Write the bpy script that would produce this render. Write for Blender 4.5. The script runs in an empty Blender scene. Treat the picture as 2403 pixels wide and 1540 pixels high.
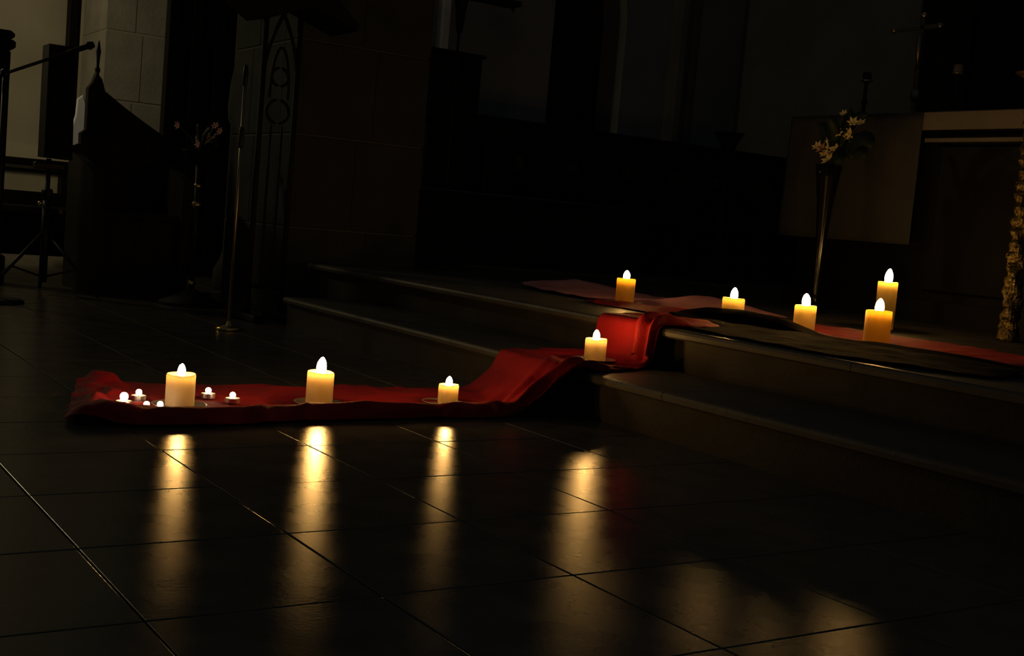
import bpy, bmesh, math, random
from mathutils import Vector, Matrix, noise

random.seed(7)
SC = bpy.context.scene
COL = SC.collection

# ------------------------------------------------------------------ camera
# World: X runs up the chancel towards the altar, Y to the north side wall, Z up (metres).
H_EYE = 0.56
F_PX = 2861.29
PITCH, ROLL, TH = 0.08559, 0.08685, 0.58626
W_PX, H_PX = 2403, 1540


def cam_axes():
    cp, sp = math.cos(PITCH), math.sin(PITCH)
    X = Vector((1, 0, 0)); U = Vector((0, sp, cp)); B = Vector((0, -cp, sp))
    cr, sr = math.cos(ROLL), math.sin(ROLL)
    right = X * cr + U * sr
    up = U * cr - X * sr
    ct, st = math.cos(TH), math.sin(TH)
    g = lambda v: Vector((v.x * ct + v.y * st, -v.x * st + v.y * ct, v.z))
    return g(right), g(up), g(B)


CR, CU, CB = cam_axes()
CPOS = Vector((0, 0, H_EYE))
cam_data = bpy.data.cameras.new('camera')
cam_data.sensor_fit = 'HORIZONTAL'
cam_data.sensor_width = 36.0
cam_data.lens = 36.0 * F_PX / W_PX
cam_data.clip_start = 0.05
cam_data.clip_end = 100
cam = bpy.data.objects.new('camera', cam_data)
cam.matrix_world = Matrix(((CR.x, CU.x, CB.x, CPOS.x), (CR.y, CU.y, CB.y, CPOS.y),
                           (CR.z, CU.z, CB.z, CPOS.z), (0, 0, 0, 1)))
COL.objects.link(cam)
SC.camera = cam

# ------------------------------------------------------------------ world, exposure, lamps
world = bpy.data.worlds.new('night')
SC.world = world
world.use_nodes = True
bg = world.node_tree.nodes['Background']
bg.inputs[0].default_value = (0.66, 0.84, 1.0, 1)
bg.inputs[1].default_value = 0.022
SC.view_settings.view_transform = 'Standard'
SC.view_settings.look = 'None'
SC.view_settings.exposure = 0.0
SC.view_settings.gamma = 1.0
SC.view_settings.use_curve_mapping = False
SC.cycles.use_denoising = True
SC.cycles.max_bounces = 6


def lamp(name, loc, power, color, radius):
    l = bpy.data.lights.new(name, 'POINT')
    l.energy = power; l.color = color; l.shadow_soft_size = radius
    o = bpy.data.objects.new(name, l); o.location = loc
    COL.objects.link(o)
    return o


# a dim lamp burning in the side aisle, left of the picture
lamp('aisle_lamp', (0.20, 7.9, 2.2), 39.0, (1.0, 0.80, 0.44), 0.12)

FLAME_STRENGTH = 200.0
FLAME_COLOR = (1.0, 0.53, 0.145, 1)


# ------------------------------------------------------------------ picture ray -> place
def ray(px, py):
    return CR * (px - W_PX / 2) + CU * -(py - H_PX / 2) - CB * F_PX


def at_z(px, py, z):
    d = ray(px, py); return CPOS + d * ((z - H_EYE) / d.z)


def at_x(px, py, x):
    d = ray(px, py); return CPOS + d * (x / d.x)


def at_y(px, py, y):
    d = ray(px, py); return CPOS + d * (y / d.y)


def to_px(p):
    d = Vector(p) - CPOS
    z = -d.dot(CB)
    if z < 0.05:
        return None
    return (W_PX / 2 + F_PX * d.dot(CR) / z, H_PX / 2 - F_PX * d.dot(CU) / z)


# ------------------------------------------------------------------ materials
def new_mat(name):
    m = bpy.data.materials.new(name); m.use_nodes = True
    nt = m.node_tree
    return m, nt, nt.nodes['Principled BSDF']


def set_in(b, **kw):
    for k, v in kw.items():
        k = k.replace('_', ' ')
        if k in b.inputs:
            b.inputs[k].default_value = v


def noisy(name, c1, c2, scale, rough, bump=0.0, bscale=None, metallic=0.0, detail=4, stretch=None, spec=0.5, rough2=None):
    m, nt, b = new_mat(name)
    tc = nt.nodes.new('ShaderNodeTexCoord')
    mp = nt.nodes.new('ShaderNodeMapping')
    nt.links.new(tc.outputs['Object'], mp.inputs[0])
    if stretch:
        mp.inputs['Scale'].default_value = stretch
    n = nt.nodes.new('ShaderNodeTexNoise')
    n.inputs['Scale'].default_value = scale; n.inputs['Detail'].default_value = detail
    nt.links.new(mp.outputs[0], n.inputs['Vector'])
    r = nt.nodes.new('ShaderNodeValToRGB')
    r.color_ramp.elements[0].position = 0.3; r.color_ramp.elements[1].position = 0.7
    r.color_ramp.elements[0].color = (*c1, 1); r.color_ramp.elements[1].color = (*c2, 1)
    nt.links.new(n.outputs['Fac'], r.inputs[0])
    nt.links.new(r.outputs[0], b.inputs['Base Color'])
    set_in(b, Roughness=rough, Metallic=metallic)
    b.inputs['Specular IOR Level'].default_value = spec
    if rough2 is not None:
        mr = nt.nodes.new('ShaderNodeMapRange')
        mr.inputs['To Min'].default_value = rough; mr.inputs['To Max'].default_value = rough2
        nt.links.new(n.outputs['Fac'], mr.inputs[0])
        nt.links.new(mr.outputs[0], b.inputs['Roughness'])
    if bump:
        n2 = nt.nodes.new('ShaderNodeTexNoise')
        n2.inputs['Scale'].default_value = bscale or scale * 4; n2.inputs['Detail'].default_value = 5
        nt.links.new(mp.outputs[0], n2.inputs['Vector'])
        bp = nt.nodes.new('ShaderNodeBump')
        bp.inputs['Strength'].default_value = bump; bp.inputs['Distance'].default_value = 0.01
        nt.links.new(n2.outputs['Fac'], bp.inputs['Height'])
        nt.links.new(bp.outputs[0], b.inputs['Normal'])
    return m


M = {}
def tile_mat():
    """worn sealed stone: dull body under a polished skin"""
    m, nt, b = new_mat('sealed_stone_tile')
    nt.nodes.remove(b)
    N, L = nt.nodes.new, nt.links.new
    tc = N('ShaderNodeTexCoord')
    n = N('ShaderNodeTexNoise'); n.inputs['Scale'].default_value = 9; n.inputs['Detail'].default_value = 5
    L(tc.outputs['Object'], n.inputs['Vector'])
    r = N('ShaderNodeValToRGB')
    r.color_ramp.elements[0].position = .3; r.color_ramp.elements[1].position = .7
    r.color_ramp.elements[0].color = (.070, .064, .052, 1); r.color_ramp.elements[1].color = (.110, .100, .080, 1)
    L(n.outputs['Fac'], r.inputs[0])
    n2_ = N('ShaderNodeTexNoise'); n2_.inputs['Scale'].default_value = 110; n2_.inputs['Detail'].default_value = 5
    L(tc.outputs['Object'], n2_.inputs['Vector'])
    bp = N('ShaderNodeBump'); bp.inputs['Strength'].default_value = .06; bp.inputs['Distance'].default_value = .004
    L(n2_.outputs['Fac'], bp.inputs['Height'])
    d = N('ShaderNodeBsdfDiffuse'); L(r.outputs[0], d.inputs['Color']); L(bp.outputs[0], d.inputs['Normal'])
    mr = N('ShaderNodeMapRange'); mr.inputs['To Min'].default_value = .245; mr.inputs['To Max'].default_value = .305
    L(n.outputs['Fac'], mr.inputs[0])
    g1 = N('ShaderNodeBsdfGlossy'); g1.distribution = 'BECKMANN'; L(mr.outputs[0], g1.inputs['Roughness']); L(bp.outputs[0], g1.inputs['Normal'])
    g2 = N('ShaderNodeBsdfGlossy'); g2.distribution = 'BECKMANN'; g2.inputs['Roughness'].default_value = .16; L(bp.outputs[0], g2.inputs['Normal'])
    for g in (g1, g2):
        g.inputs['Color'].default_value = (.85, .85, .85, 1)
    mg = N('ShaderNodeMixShader'); mg.inputs[0].default_value = .06
    L(g1.outputs[0], mg.inputs[1]); L(g2.outputs[0], mg.inputs[2])
    fr = N('ShaderNodeFresnel'); fr.inputs['IOR'].default_value = 1.5
    mx_ = N('ShaderNodeMixShader'); L(fr.outputs[0], mx_.inputs[0]); L(d.outputs[0], mx_.inputs[1]); L(mg.outputs[0], mx_.inputs[2])
    L(mx_.outputs[0], nt.nodes['Material Output'].inputs['Surface'])
    return m


M['tile'] = tile_mat()
M['grout'] = noisy('grout', (.02, .017, .012), (.035, .028, .02), 30, .95, spec=.05)
M['step'] = noisy('step_stone', (.036, .031, .022), (.052, .045, .032), 7, .62, bump=.15, bscale=60, spec=.10)
M['tread'] = noisy('highlit_tread_stone', (.060, .052, .037), (.086, .075, .054), 7, .5, bump=.12, bscale=60, spec=.25)  # paler copy of the step stone: highlights on the nosing put into the colour
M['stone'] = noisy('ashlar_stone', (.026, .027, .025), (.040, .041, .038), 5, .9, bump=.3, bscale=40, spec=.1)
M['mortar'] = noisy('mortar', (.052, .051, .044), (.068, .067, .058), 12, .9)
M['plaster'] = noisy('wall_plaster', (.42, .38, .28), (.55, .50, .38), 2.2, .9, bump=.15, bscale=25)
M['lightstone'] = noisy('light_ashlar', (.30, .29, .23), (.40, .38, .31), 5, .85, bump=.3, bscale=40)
M['darkstone'] = noisy('dark_stone', (.08, .075, .065), (.11, .105, .09), 5, .85)  # even dark stone for the wall shaft
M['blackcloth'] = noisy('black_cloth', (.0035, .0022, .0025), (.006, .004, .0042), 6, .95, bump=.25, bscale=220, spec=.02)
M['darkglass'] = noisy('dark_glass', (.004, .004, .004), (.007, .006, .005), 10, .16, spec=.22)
M['eastplaster'] = noisy('dimmed_east_plaster', (.10, .098, .085), (.14, .135, .12), 2.2, .9, bump=.15, bscale=25)  # darkened plaster copy: dimness of the east wall put into the colour
M['dimplaster'] = noisy('dimmed_chancel_plaster', (.16, .16, .15), (.22, .22, .205), 2.2, .9, bump=.15, bscale=25)  # darker than the aisle plaster: the chancel's dimness is in the colour
M['palestone'] = noisy('pale_stone', (.5, .5, .47), (.62, .62, .58), 5, .8, bump=.2, bscale=30)
M['wood'] = noisy('dark_wood', (.0035, .003, .0025), (.007, .006, .0045), 8, .6, stretch=(1, 1, .15), spec=.15)
M['woodpol'] = noisy('polished_dark_wood', (.006, .005, .004), (.012, .010, .008), 8, .25, stretch=(1, 1, .15), spec=.6)
M['blackmetal'] = noisy('black_metal', (.004, .004, .004), (.008, .008, .008), 20, .5, spec=.25)
M['blackplastic'] = noisy('black_plastic', (.003, .003, .003), (.006, .006, .006), 40, .7, spec=.12)
M['iron'] = noisy('wrought_iron', (.003, .003, .003), (.006, .006, .005), 30, .7, bump=.2, spec=.2)
M['brass'] = noisy('brass', (.55, .36, .12), (.70, .48, .18), 15, .22, metallic=1.0)
M['steel'] = noisy('brushed_pole_metal', (.22, .17, .12), (.30, .24, .17), 15, .4, metallic=1.0)
M['gold'] = noisy('gilding', (.05, .04, .015), (.20, .15, .06), 60, .42, bump=.9, bscale=90, metallic=1.0)
M['pewter'] = noisy('dark_bronze', (.02, .017, .013), (.05, .042, .032), 15, .18, metallic=1.0)
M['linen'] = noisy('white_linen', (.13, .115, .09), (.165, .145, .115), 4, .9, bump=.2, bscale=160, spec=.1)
M['drop_linen'] = noisy('shaded_linen', (.042, .041, .038), (.054, .053, .049), 4, .9, bump=.2, bscale=160, spec=.1)  # darker copy of the linen: shade on the drop put into its colour
M['whitecloth'] = noisy('cold_lit_cotton', (.80, .84, .88), (.92, .94, .96), 6, .9)  # bluish white: a patch of cold light put into the cloth colour
M['frontal'] = noisy('dark_brocade', (.010, .009, .008), (.020, .016, .012), 25, .8)
M['cloth'] = noisy('red_cloth', (.25, .0035, .005), (.34, .0065, .008), 6, .75, bump=.25, bscale=220, spec=.25)
M['mauve'] = noisy('dim_lit_red_cloth', (.26, .10, .11), (.36, .15, .16), 6, .8, bump=.25, bscale=220, spec=.25)  # mauve stands for red cloth in dim light, painted into the colour
M['plate'] = noisy('stoneware', (.36, .31, .22), (.46, .40, .29), 12, .4)
M['aluminium'] = noisy('aluminium', (.72, .72, .72), (.85, .85, .85), 30, .3, metallic=1.0)
M['wick'] = noisy('charred_wick', (.01, .008, .006), (.03, .02, .015), 90, .9)
M['leaf'] = noisy('dark_leaf', (.005, .010, .004), (.010, .020, .007), 12, .6, spec=.2)
M['stem'] = noisy('stem', (.015, .03, .010), (.03, .05, .02), 12, .6)
M['petal'] = noisy('yellow_petal', (.62, .46, .14), (.78, .62, .26), 20, .7)
M['petalpink'] = noisy('dull_pink_petal', (.55, .26, .20), (.66, .36, .28), 20, .7)


def wax_mat(name, col, tcol, trans=.62):
    """soft wax: part of the light is scattered back, part passes on through"""
    m, nt, b = new_mat(name)
    tc = nt.nodes.new('ShaderNodeTexCoord')
    n = nt.nodes.new('ShaderNodeTexNoise'); n.inputs['Scale'].default_value = 18; n.inputs['Detail'].default_value = 3
    nt.links.new(tc.outputs['Object'], n.inputs['Vector'])
    r = nt.nodes.new('ShaderNodeValToRGB')
    r.color_ramp.elements[0].color = (*[c * .93 for c in col], 1)
    r.color_ramp.elements[1].color = (*col, 1)
    nt.links.new(n.outputs['Fac'], r.inputs[0])
    nt.links.new(r.outputs[0], b.inputs['Base Color'])
    set_in(b, Roughness=.42)
    b.inputs['Specular IOR Level'].default_value = .3
    t = nt.nodes.new('ShaderNodeBsdfTranslucent')
    t.inputs['Color'].default_value = (*tcol, 1)
    mx_ = nt.nodes.new('ShaderNodeMixShader'); mx_.inputs[0].default_value = trans
    nt.links.new(b.outputs[0], mx_.inputs[1]); nt.links.new(t.outputs[0], mx_.inputs[2])
    nt.links.new(mx_.outputs[0], nt.nodes['Material Output'].inputs['Surface'])
    return m


for key, col, tcol, pt_ in (('wax_cream', (.50, .46, .36), (.86, .74, .50), .34), ('wax_yellow', (.48, .40, .20), (.84, .70, .34), .16),
                            ('wax_amber', (.46, .34, .10), (.82, .60, .17), .05)):
    M[key] = wax_mat(key, col, tcol)
    M[key + '_pool'] = wax_mat(key + '_pool', tuple(min(.92, q * 1.7) for q in col), tcol, pt_)

m, nt, b = new_mat('candle_flame')
em = nt.nodes.new('ShaderNodeEmission')
em.inputs[0].default_value = FLAME_COLOR
em.inputs[1].default_value = FLAME_STRENGTH
nt.links.new(em.outputs[0], nt.nodes['Material Output'].inputs['Surface'])
M['flame'] = m
m, nt, b = new_mat('tealight_flame')
em = nt.nodes.new('ShaderNodeEmission')
em.inputs[0].default_value = (1.0, .70, .38, 1)
em.inputs[1].default_value = 30
nt.links.new(em.outputs[0], nt.nodes['Material Output'].inputs['Surface'])
M['flame_small'] = m


# ------------------------------------------------------------------ mesh helpers (each returns (verts, faces))
def join(*parts):
    V, F = [], []
    for v, f in parts:
        o = len(V); V += [tuple(p) for p in v]; F += [tuple(i + o for i in q) for q in f]
    return V, F


def box(a, b):
    (x0, y0, z0), (x1, y1, z1) = a, b
    v = [(x0, y0, z0), (x1, y0, z0), (x1, y1, z0), (x0, y1, z0), (x0, y0, z1), (x1, y0, z1), (x1, y1, z1), (x0, y1, z1)]
    f = [(0, 3, 2, 1), (4, 5, 6, 7), (0, 1, 5, 4), (1, 2, 6, 5), (2, 3, 7, 6), (3, 0, 4, 7)]
    return v, f


def cbox(a, b, c=.006):
    """box with chamfered vertical and top/bottom arrises"""
    (x0, y0, z0), (x1, y1, z1) = a, b
    V, F = [], []
    for z, i in ((z0, c), (z0 + c, 0), (z1 - c, 0), (z1, c)):
        V += [(x0 + i, y0 + i, z), (x1 - i, y0 + i, z), (x1 - i, y1 - i, z), (x0 + i, y1 - i, z)]
    F.append((3, 2, 1, 0)); F.append((12, 13, 14, 15))
    for k in range(3):
        for j in range(4):
            F.append((k * 4 + j, k * 4 + (j + 1) % 4, k * 4 + 4 + (j + 1) % 4, k * 4 + 4 + j))
    return V, F


def lathe(prof, c, seg=24, wob=None):
    """prof: (r, z) list bottom to top, closed with caps"""
    V, F = [], []
    n = len(prof)
    for k, (r, z) in enumerate(prof):
        for j in range(seg):
            a = 2 * math.pi * j / seg
            dz = wob(a, k) if wob else 0
            V.append((c[0] + r * math.cos(a), c[1] + r * math.sin(a), c[2] + z + dz))
    for k in range(n - 1):
        for j in range(seg):
            F.append((k * seg + j, k * seg + (j + 1) % seg, (k + 1) * seg + (j + 1) % seg, (k + 1) * seg + j))
    F.append(tuple(range(seg - 1, -1, -1)))
    F.append(tuple((n - 1) * seg + j for j in range(seg)))
    return V, F


def tube(pts, rad, seg=8):
    pts = [Vector(p) for p in pts]
    n = len(pts)
    if not hasattr(rad, '__len__'):
        rad = [rad] * n
    V, F = [], []
    ref = None
    for k, p in enumerate(pts):
        t = (pts[min(k + 1, n - 1)] - pts[max(k - 1, 0)]).normalized()
        if ref is None:
            ref = Vector((0, 0, 1)) if abs(t.z) < .9 else Vector((1, 0, 0))
        a = t.cross(ref).normalized(); bb = t.cross(a).normalized()
        ref = bb.cross(t) * -1 if False else ref
        for j in range(seg):
            q = 2 * math.pi * j / seg
            V.append(tuple(p + (a * math.cos(q) + bb * math.sin(q)) * rad[k]))
    for k in range(n - 1):
        for j in range(seg):
            F.append((k * seg + j, k * seg + (j + 1) % seg, (k + 1) * seg + (j + 1) % seg, (k + 1) * seg + j))
    F.append(tuple(range(seg - 1, -1, -1)))
    F.append(tuple((n - 1) * seg + j for j in range(seg)))
    return V, F


def prism(poly, vec):
    n = len(poly); vec = Vector(vec)
    V = [tuple(p) for p in poly] + [tuple(Vector(p) + vec) for p in poly]
    F = [tuple(range(n)), tuple(range(2 * n - 1, n - 1, -1))]
    for j in range(n):
        F.append((j, j + n, (j + 1) % n + n, (j + 1) % n))
    return V, F


LOC = {}


def obj(name, vf, mat, parent=None, smooth=False, origin=None):
    """one mesh object; vertices given in world space, origin kept at the parent's place"""
    v, f = vf
    off = Vector(LOC.get(parent.name, (0, 0, 0))) if parent else Vector((0, 0, 0))
    own = Vector(origin) if origin is not None else off
    me = bpy.data.meshes.new(name)
    me.from_pydata([tuple(Vector(p) - own) for p in v], [], f)
    me.validate()
    bm = bmesh.new(); bm.from_mesh(me)
    bmesh.ops.recalc_face_normals(bm, faces=bm.faces)
    bm.to_mesh(me); bm.free()
    if smooth:
        for p in me.polygons:
            p.use_smooth = True
    me.materials.append(M[mat] if isinstance(mat, str) else mat)
    o = bpy.data.objects.new(name, me)
    COL.objects.link(o)
    if parent:
        o.parent = parent
        o.location = own - off
    else:
        o.location = own
    LOC[o.name] = tuple(own)
    return o


def tag(o, label, cat, group=None):
    o['label'] = label; o['category'] = cat
    if group:
        o['group'] = group
    return o


def thing(name, label, cat, loc, group=None):
    o = bpy.data.objects.new(name, None)
    o.empty_display_size = .05
    o.location = loc
    COL.objects.link(o)
    LOC[o.name] = tuple(loc)
    return tag(o, label, cat, group)


def struct(name, vf, mat, smooth=False, label=None):
    o = obj(name, vf, mat, smooth=smooth)
    o['kind'] = 'structure'
    if label:
        o['label'] = label
    return o


def autosmooth(o, ang=40):
    me = o.data
    for p in me.polygons:
        p.use_smooth = True
    try:
        me.set_sharp_from_angle(angle=math.radians(ang))
    except Exception:
        pass
    return o


# ================================================================== THE SETTING
Z1, Z2 = 0.137, 0.272            # step heights
S1, S2 = 2.190, 2.530            # step nosing edges (x)
R1, R2 = 2.215, 2.585            # riser faces
TX, TY = 0.34795, 0.35278        # floor tile pitch
X0, Y0 = 0.48952, 2.60206        # one joint crossing

floor = struct('floor', box((-9, -4, -.12), (9, 13, -.003)), 'grout', label='stone floor of square tiles before the chancel steps')
GAP = .0035
cc = .0010
hx, hy = TX / 2 - GAP / 2, TY / 2 - GAP / 2


def tile_mesh(cx, cy, z):
    V, F = [], []
    for zz, i in ((-.003, 0), (z - cc, 0), (z - cc * .35, cc * .35), (z, cc * 1.3)):
        V += [(cx - hx + i, cy - hy + i, zz), (cx + hx - i, cy - hy + i, zz), (cx + hx - i, cy + hy - i, zz), (cx - hx + i, cy + hy - i, zz)]
    F.append((12, 13, 14, 15))
    for k in range(3):
        for j in range(4):
            F.append((k * 4 + j, k * 4 + (j + 1) % 4, k * 4 + 4 + (j + 1) % 4, k * 4 + 4 + j))
    return V, F


tile_proto = None
cells = []
for i in range(-22, 14):
    for j in range(-16, 30):
        cx, cy = X0 + (i + .5) * TX, Y0 + (j + .5) * TY
        if cx - hx > R1 + .1 and cy < 5.2 + .4:
            continue
        if cx - hx > 2.53 and cy < 6.1:
            continue
        if cx > 3.2 or cy > 9.9:
            continue
        seen = 0
        for dx in (-hx, hx):
            for dy in (-hy, hy):
                p = to_px((cx + dx, cy + dy, 0))
                if p and -30 < p[0] < W_PX + 30 and -30 < p[1] < H_PX + 40:
                    seen += 1
        d = math.hypot(cx, cy)
        cells.append((0 if seen else 1, d, cx, cy))
cells.sort()
rest = []
nt_ = 0
for off, d, cx, cy in cells:
    if off == 0 and d < 7.4 and nt_ < 280:
        if tile_proto is None:
            tile_proto = obj('tile', tile_mesh(0, 0, 0), 'tile', floor)
            o = tile_proto
        else:
            o = tile_proto.copy(); COL.objects.link(o)
            o.parent = floor
        o.location = (cx, cy, random.uniform(-.0004, .0004))
        o.rotation_euler = (random.uniform(-.0012, .0012), random.uniform(-.0012, .0012), random.choice((0, math.pi)))
        nt_ += 1
    else:
        rest.append(tile_mesh(cx, cy, 0))
o = obj('tile_field', join(*rest), 'tile', floor)
o['kind'] = 'stuff'

# --- chancel steps and platform: core block, riser face, nosed tread slabs
def slab_profile(x_edge, x_back, z_top, th, y0, y1):
    """tread slab with rounded nose, running along y"""
    pr = [(x_back, z_top), (x_edge + .012, z_top), (x_edge + .004, z_top - .004), (x_edge, z_top - .012),
          (x_edge + .002, z_top - th + .006), (x_edge + .010, z_top - th), (x_back, z_top - th)]
    return prism([(x, y0, z) for x, z in pr], (0, y1 - y0, 0))


step1 = struct('trim_1', box((R1, -4, -.003), (R2 + .2, 5.2, Z1 - .031)), 'step', label='lower stone step of the chancel')
step2 = struct('trim_2', box((R2, -4, -.003), (S2 + .5, 5.8, Z2 - .031)), 'step', label='upper stone step of the chancel')
for st, xe, xb, zt, y1, offs in ((step1, S1, R2 + .1, Z1, 5.2, .4), (step2, S2, S2 + .5, Z2, 5.8, .05)):
    ya = -4
    k = 0
    y = 2.13 + offs - 1.15 * 6
    while y < y1:
        o = obj('tread_slab', slab_profile(xe, xb, zt, .030, max(y, -4) + .0012, min(y + 1.15, y1) - .0012), 'tread', st)
        y += 1.15
platform = struct('floor_platform', join(box((S2 + .5, -4, -.003), (8.0, 5.8, Z2 - .004)), box((3.2, 5.8, -.003), (8.0, 8.6, Z2 - .004))), 'grout',
                  label='raised stone platform of the chancel')
pp = None
for i in range(16):
    for j in range(24):
        x = S2 + .5 + i * .5; y = 5.8 - (j + 1) * .5 + 2.5
        if x + .5 > 8.0 or y < -.5 or y + .5 > 8.5:
            continue
        if y + .5 > 5.81 and x < 3.2:
            continue
        if pp is None:
            pp = obj('paving_slab', cbox((.0015, .0015, -.004), (.4985, .4985, 0), .002), 'step', platform, origin=(0, 0, 0)); o = pp
        else:
            o = pp.copy(); COL.objects.link(o); o.parent = platform
        o.location = (x, y, Z2)

# --- walls
WN = 8.6
WE = 8.0
AX0 = at_y(1278, 300, WN).x
AX1 = at_y(1458, 200, WN).x
AZ = at_y(1470, 62, WN).z


def arch_wall():
    """north chancel wall with a pointed arch opening"""
    x0, x1, zt, th = 3.2, WE + .4, 5.0, .45
    arc = []
    for k in range(13):
        a = math.pi / 2 * k / 12
        arc.append((AX0 + (AX1 - AX0) * math.sin(a), AZ + .85 * math.cos(a)))
    parts = [prism([(x0, WN, 0), (AX0, WN, 0), (AX0, WN, zt), (x0, WN, zt)], (0, th, 0)),
             prism([(AX1, WN, 0), (x1, WN, 0), (x1, WN, zt), (AX1, WN, zt)], (0, th, 0))]
    for (xa, za), (xb, zb) in zip(arc[:-1], arc[1:]):
        parts.append(prism([(xa, WN, za), (xb, WN, zb), (xb, WN, zt), (xa, WN, zt)], (0, th, 0)))
    return join(*parts), arc


aw, arc = arch_wall()
wall_n = struct('wall_north', aw, 'dimplaster', label='plastered north chancel wall with an arched opening')
door_1 = struct('door_1', box((AX0 - .05, WN + .36, 0), (AX1 + .05, WN + .42, AZ + .9)), 'wood', label='dark wooden door deep in the arched opening')
nb = 4
for k in range(nb):
    wdt = (AX1 - AX0 + .1) / nb
    obj('plank', cbox((AX0 - .05 + k * wdt + .004, WN + .34, .28), (AX0 - .05 + (k + 1) * wdt - .004, WN + .362, AZ + .85), .004), 'wood', door_1)
xs = at_y(1560, 200, WN).x
xs2 = at_y(1655, 200, WN).x
trim3 = struct('trim_3', join(lathe([(.10, 0), (.10, 4.8)], (xs + .1, WN - .02, .1), 12), lathe([(.06, 0), (.06, 4.8)], (xs + .26, WN - .02, .1), 10)), 'darkstone',
               label='dark clustered wall shaft in the corner of the chancel')
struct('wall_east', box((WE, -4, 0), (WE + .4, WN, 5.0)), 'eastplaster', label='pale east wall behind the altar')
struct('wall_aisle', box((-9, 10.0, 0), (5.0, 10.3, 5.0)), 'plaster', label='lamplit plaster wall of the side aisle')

# plinth and sill mouldings on the lit aisle wall
zs0 = at_y(60, 372, 9.9).z; zs1 = at_y(60, 338, 9.9).z
struct('trim_4', prism([(-9, 9.84, zs0), (-9, 10, zs0), (-9, 10, zs1), (-9, 9.95, zs1), (-9, 9.88, zs1 - .06)], (14, 0, 0)), 'plaster', label='sloped sill moulding along the lit aisle wall')
xa = at_y(186, 100, 9.9).x
xb = at_y(196, 100, 9.9).x
struct('trim_5', join(box((xa, 9.88, 0), (xb, 10, 4.8)), box((xb + .05, 9.93, 0), (xb + .12, 10, 4.8))), 'plaster', label='narrow upright moulding on the lit aisle wall')
xa = at_y(163, 40, 9.9).x; xb = at_y(179, 40, 9.9).x
struct('trim_6', join(box((xa, 9.86, .2), (xb, 9.99, 4.8))), 'wood', label='dark upright post against the lit aisle wall')


def ashlar(name, x0, x1, y0, y1, zt, courses, label, mat='stone', core='mortar'):
    """pier: mortar core with stone blocks on its south and west faces"""
    p = struct(name, box((x0 + .008, y0 + .008, 0), (x1 - .008, y1, zt)), core, label=label)
    for k in range(len(courses) - 1):
        za, zb = courses[k] + .004, courses[k + 1] - .004
        xm = x0 + (x1 - x0) * (.46 if k % 2 else .58)
        for a, b_ in ((x0, xm), (xm, x1)):
            obj('stone_block', cbox((a + (.004 if a > x0 else 0), y0, za), (b_ - (.004 if b_ < x1 else 0), y0 + .2, zb), .005), mat, p)
        ym = y0 + .2 + (y1 - y0 - .2) * (.5 if k % 2 else .62)
        for a, b_ in ((y0 + .2, ym), (ym, y1)):
            obj('stone_block', cbox((x0, a + .004, za), (x0 + .2, b_ - .004, zb), .005), mat, p)
    return p


px0 = at_y(688, 350, 5.8).x; px1 = at_y(993, 350, 5.8).x
c1 = at_y(900, 338, 5.8).z; c2 = at_y(900, 550, 5.8).z
dc = c1 - c2
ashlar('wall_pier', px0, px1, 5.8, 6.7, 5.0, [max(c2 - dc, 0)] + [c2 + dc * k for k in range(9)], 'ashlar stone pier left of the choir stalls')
qx0 = at_y(248, 100, 9.2).x; qx1 = at_y(396, 100, 9.2).x
d1 = at_y(300, 76, 9.2).z
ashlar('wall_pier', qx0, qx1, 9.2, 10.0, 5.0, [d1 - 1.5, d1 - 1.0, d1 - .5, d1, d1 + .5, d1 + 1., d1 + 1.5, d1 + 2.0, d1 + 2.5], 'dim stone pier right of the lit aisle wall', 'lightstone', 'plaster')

# ================================================================== THE RED CLOTHS
def catmull(pts, u):
    n = len(pts)
    x = u * (n - 1)
    i = min(int(x), n - 2); t = x - i
    p0 = pts[max(i - 1, 0)]; p1 = pts[i]; p2 = pts[i + 1]; p3 = pts[min(i + 2, n - 1)]
    # softened (less overshoot)
    m1 = (p2 - p0) * .35; m2 = (p3 - p1) * .35
    t2, t3 = t * t, t * t * t
    return p1 * (2 * t3 - 3 * t2 + 1) + m1 * (t3 - 2 * t2 + t) + p2 * (-2 * t3 + 3 * t2) + m2 * (t3 - t2)


def cloth(name, stations, nu, nv, disp, mat, thick=.0022):
    """stations: rows of control points across the cloth"""
    stations = [[Vector(p) for p in r] for r in stations]
    nc = len(stations[0])
    G = []
    for a in range(nu + 1):
        u = a / nu
        ctrl = [catmull([r[c] for r in stations], u) for c in range(nc)]
        G.append([catmull(ctrl, b_ / nv) for b_ in range(nv + 1)])
    V = []
    for a in range(nu + 1):
        for b_ in range(nv + 1):
            du = G[min(a + 1, nu)][b_] - G[max(a - 1, 0)][b_]
            dv = G[a][min(b_ + 1, nv)] - G[a][max(b_ - 1, 0)]
            nrm = dv.cross(du)
            if nrm.length < 1e-9:
                nrm = Vector((0, 0, 1))
            nrm.normalize()
            if nrm.z < 0 or (abs(nrm.z) < .05 and nrm.x > 0):
                nrm = -nrm
            p = G[a][b_] + nrm * disp(a / nu, b_ / nv, G[a][b_])
            V.append(p)
    F = []
    for a in range(nu):
        for b_ in range(nv):
            i = a * (nv + 1) + b_
            F.append((i, i + 1, i + nv + 2, i + nv + 1))
    o = obj(name, (V, F), mat, smooth=True, origin=(stations[0][0].x, stations[0][0].y, 0))
    sm = o.modifiers.new('thickness', 'SOLIDIFY'); sm.thickness = thick; sm.offset = 0
    return o


def sm(a, b, x):
    t = max(0, min(1, (x - a) / (b - a))); return t * t * (3 - 2 * t)


def n2(x, y, s=0.0):
    return noise.noise(Vector((x, y, s)))


# runner along the floor, up both steps. columns: far edge, far inner, middle, trough, ridge, front foot
rows = []


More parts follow.
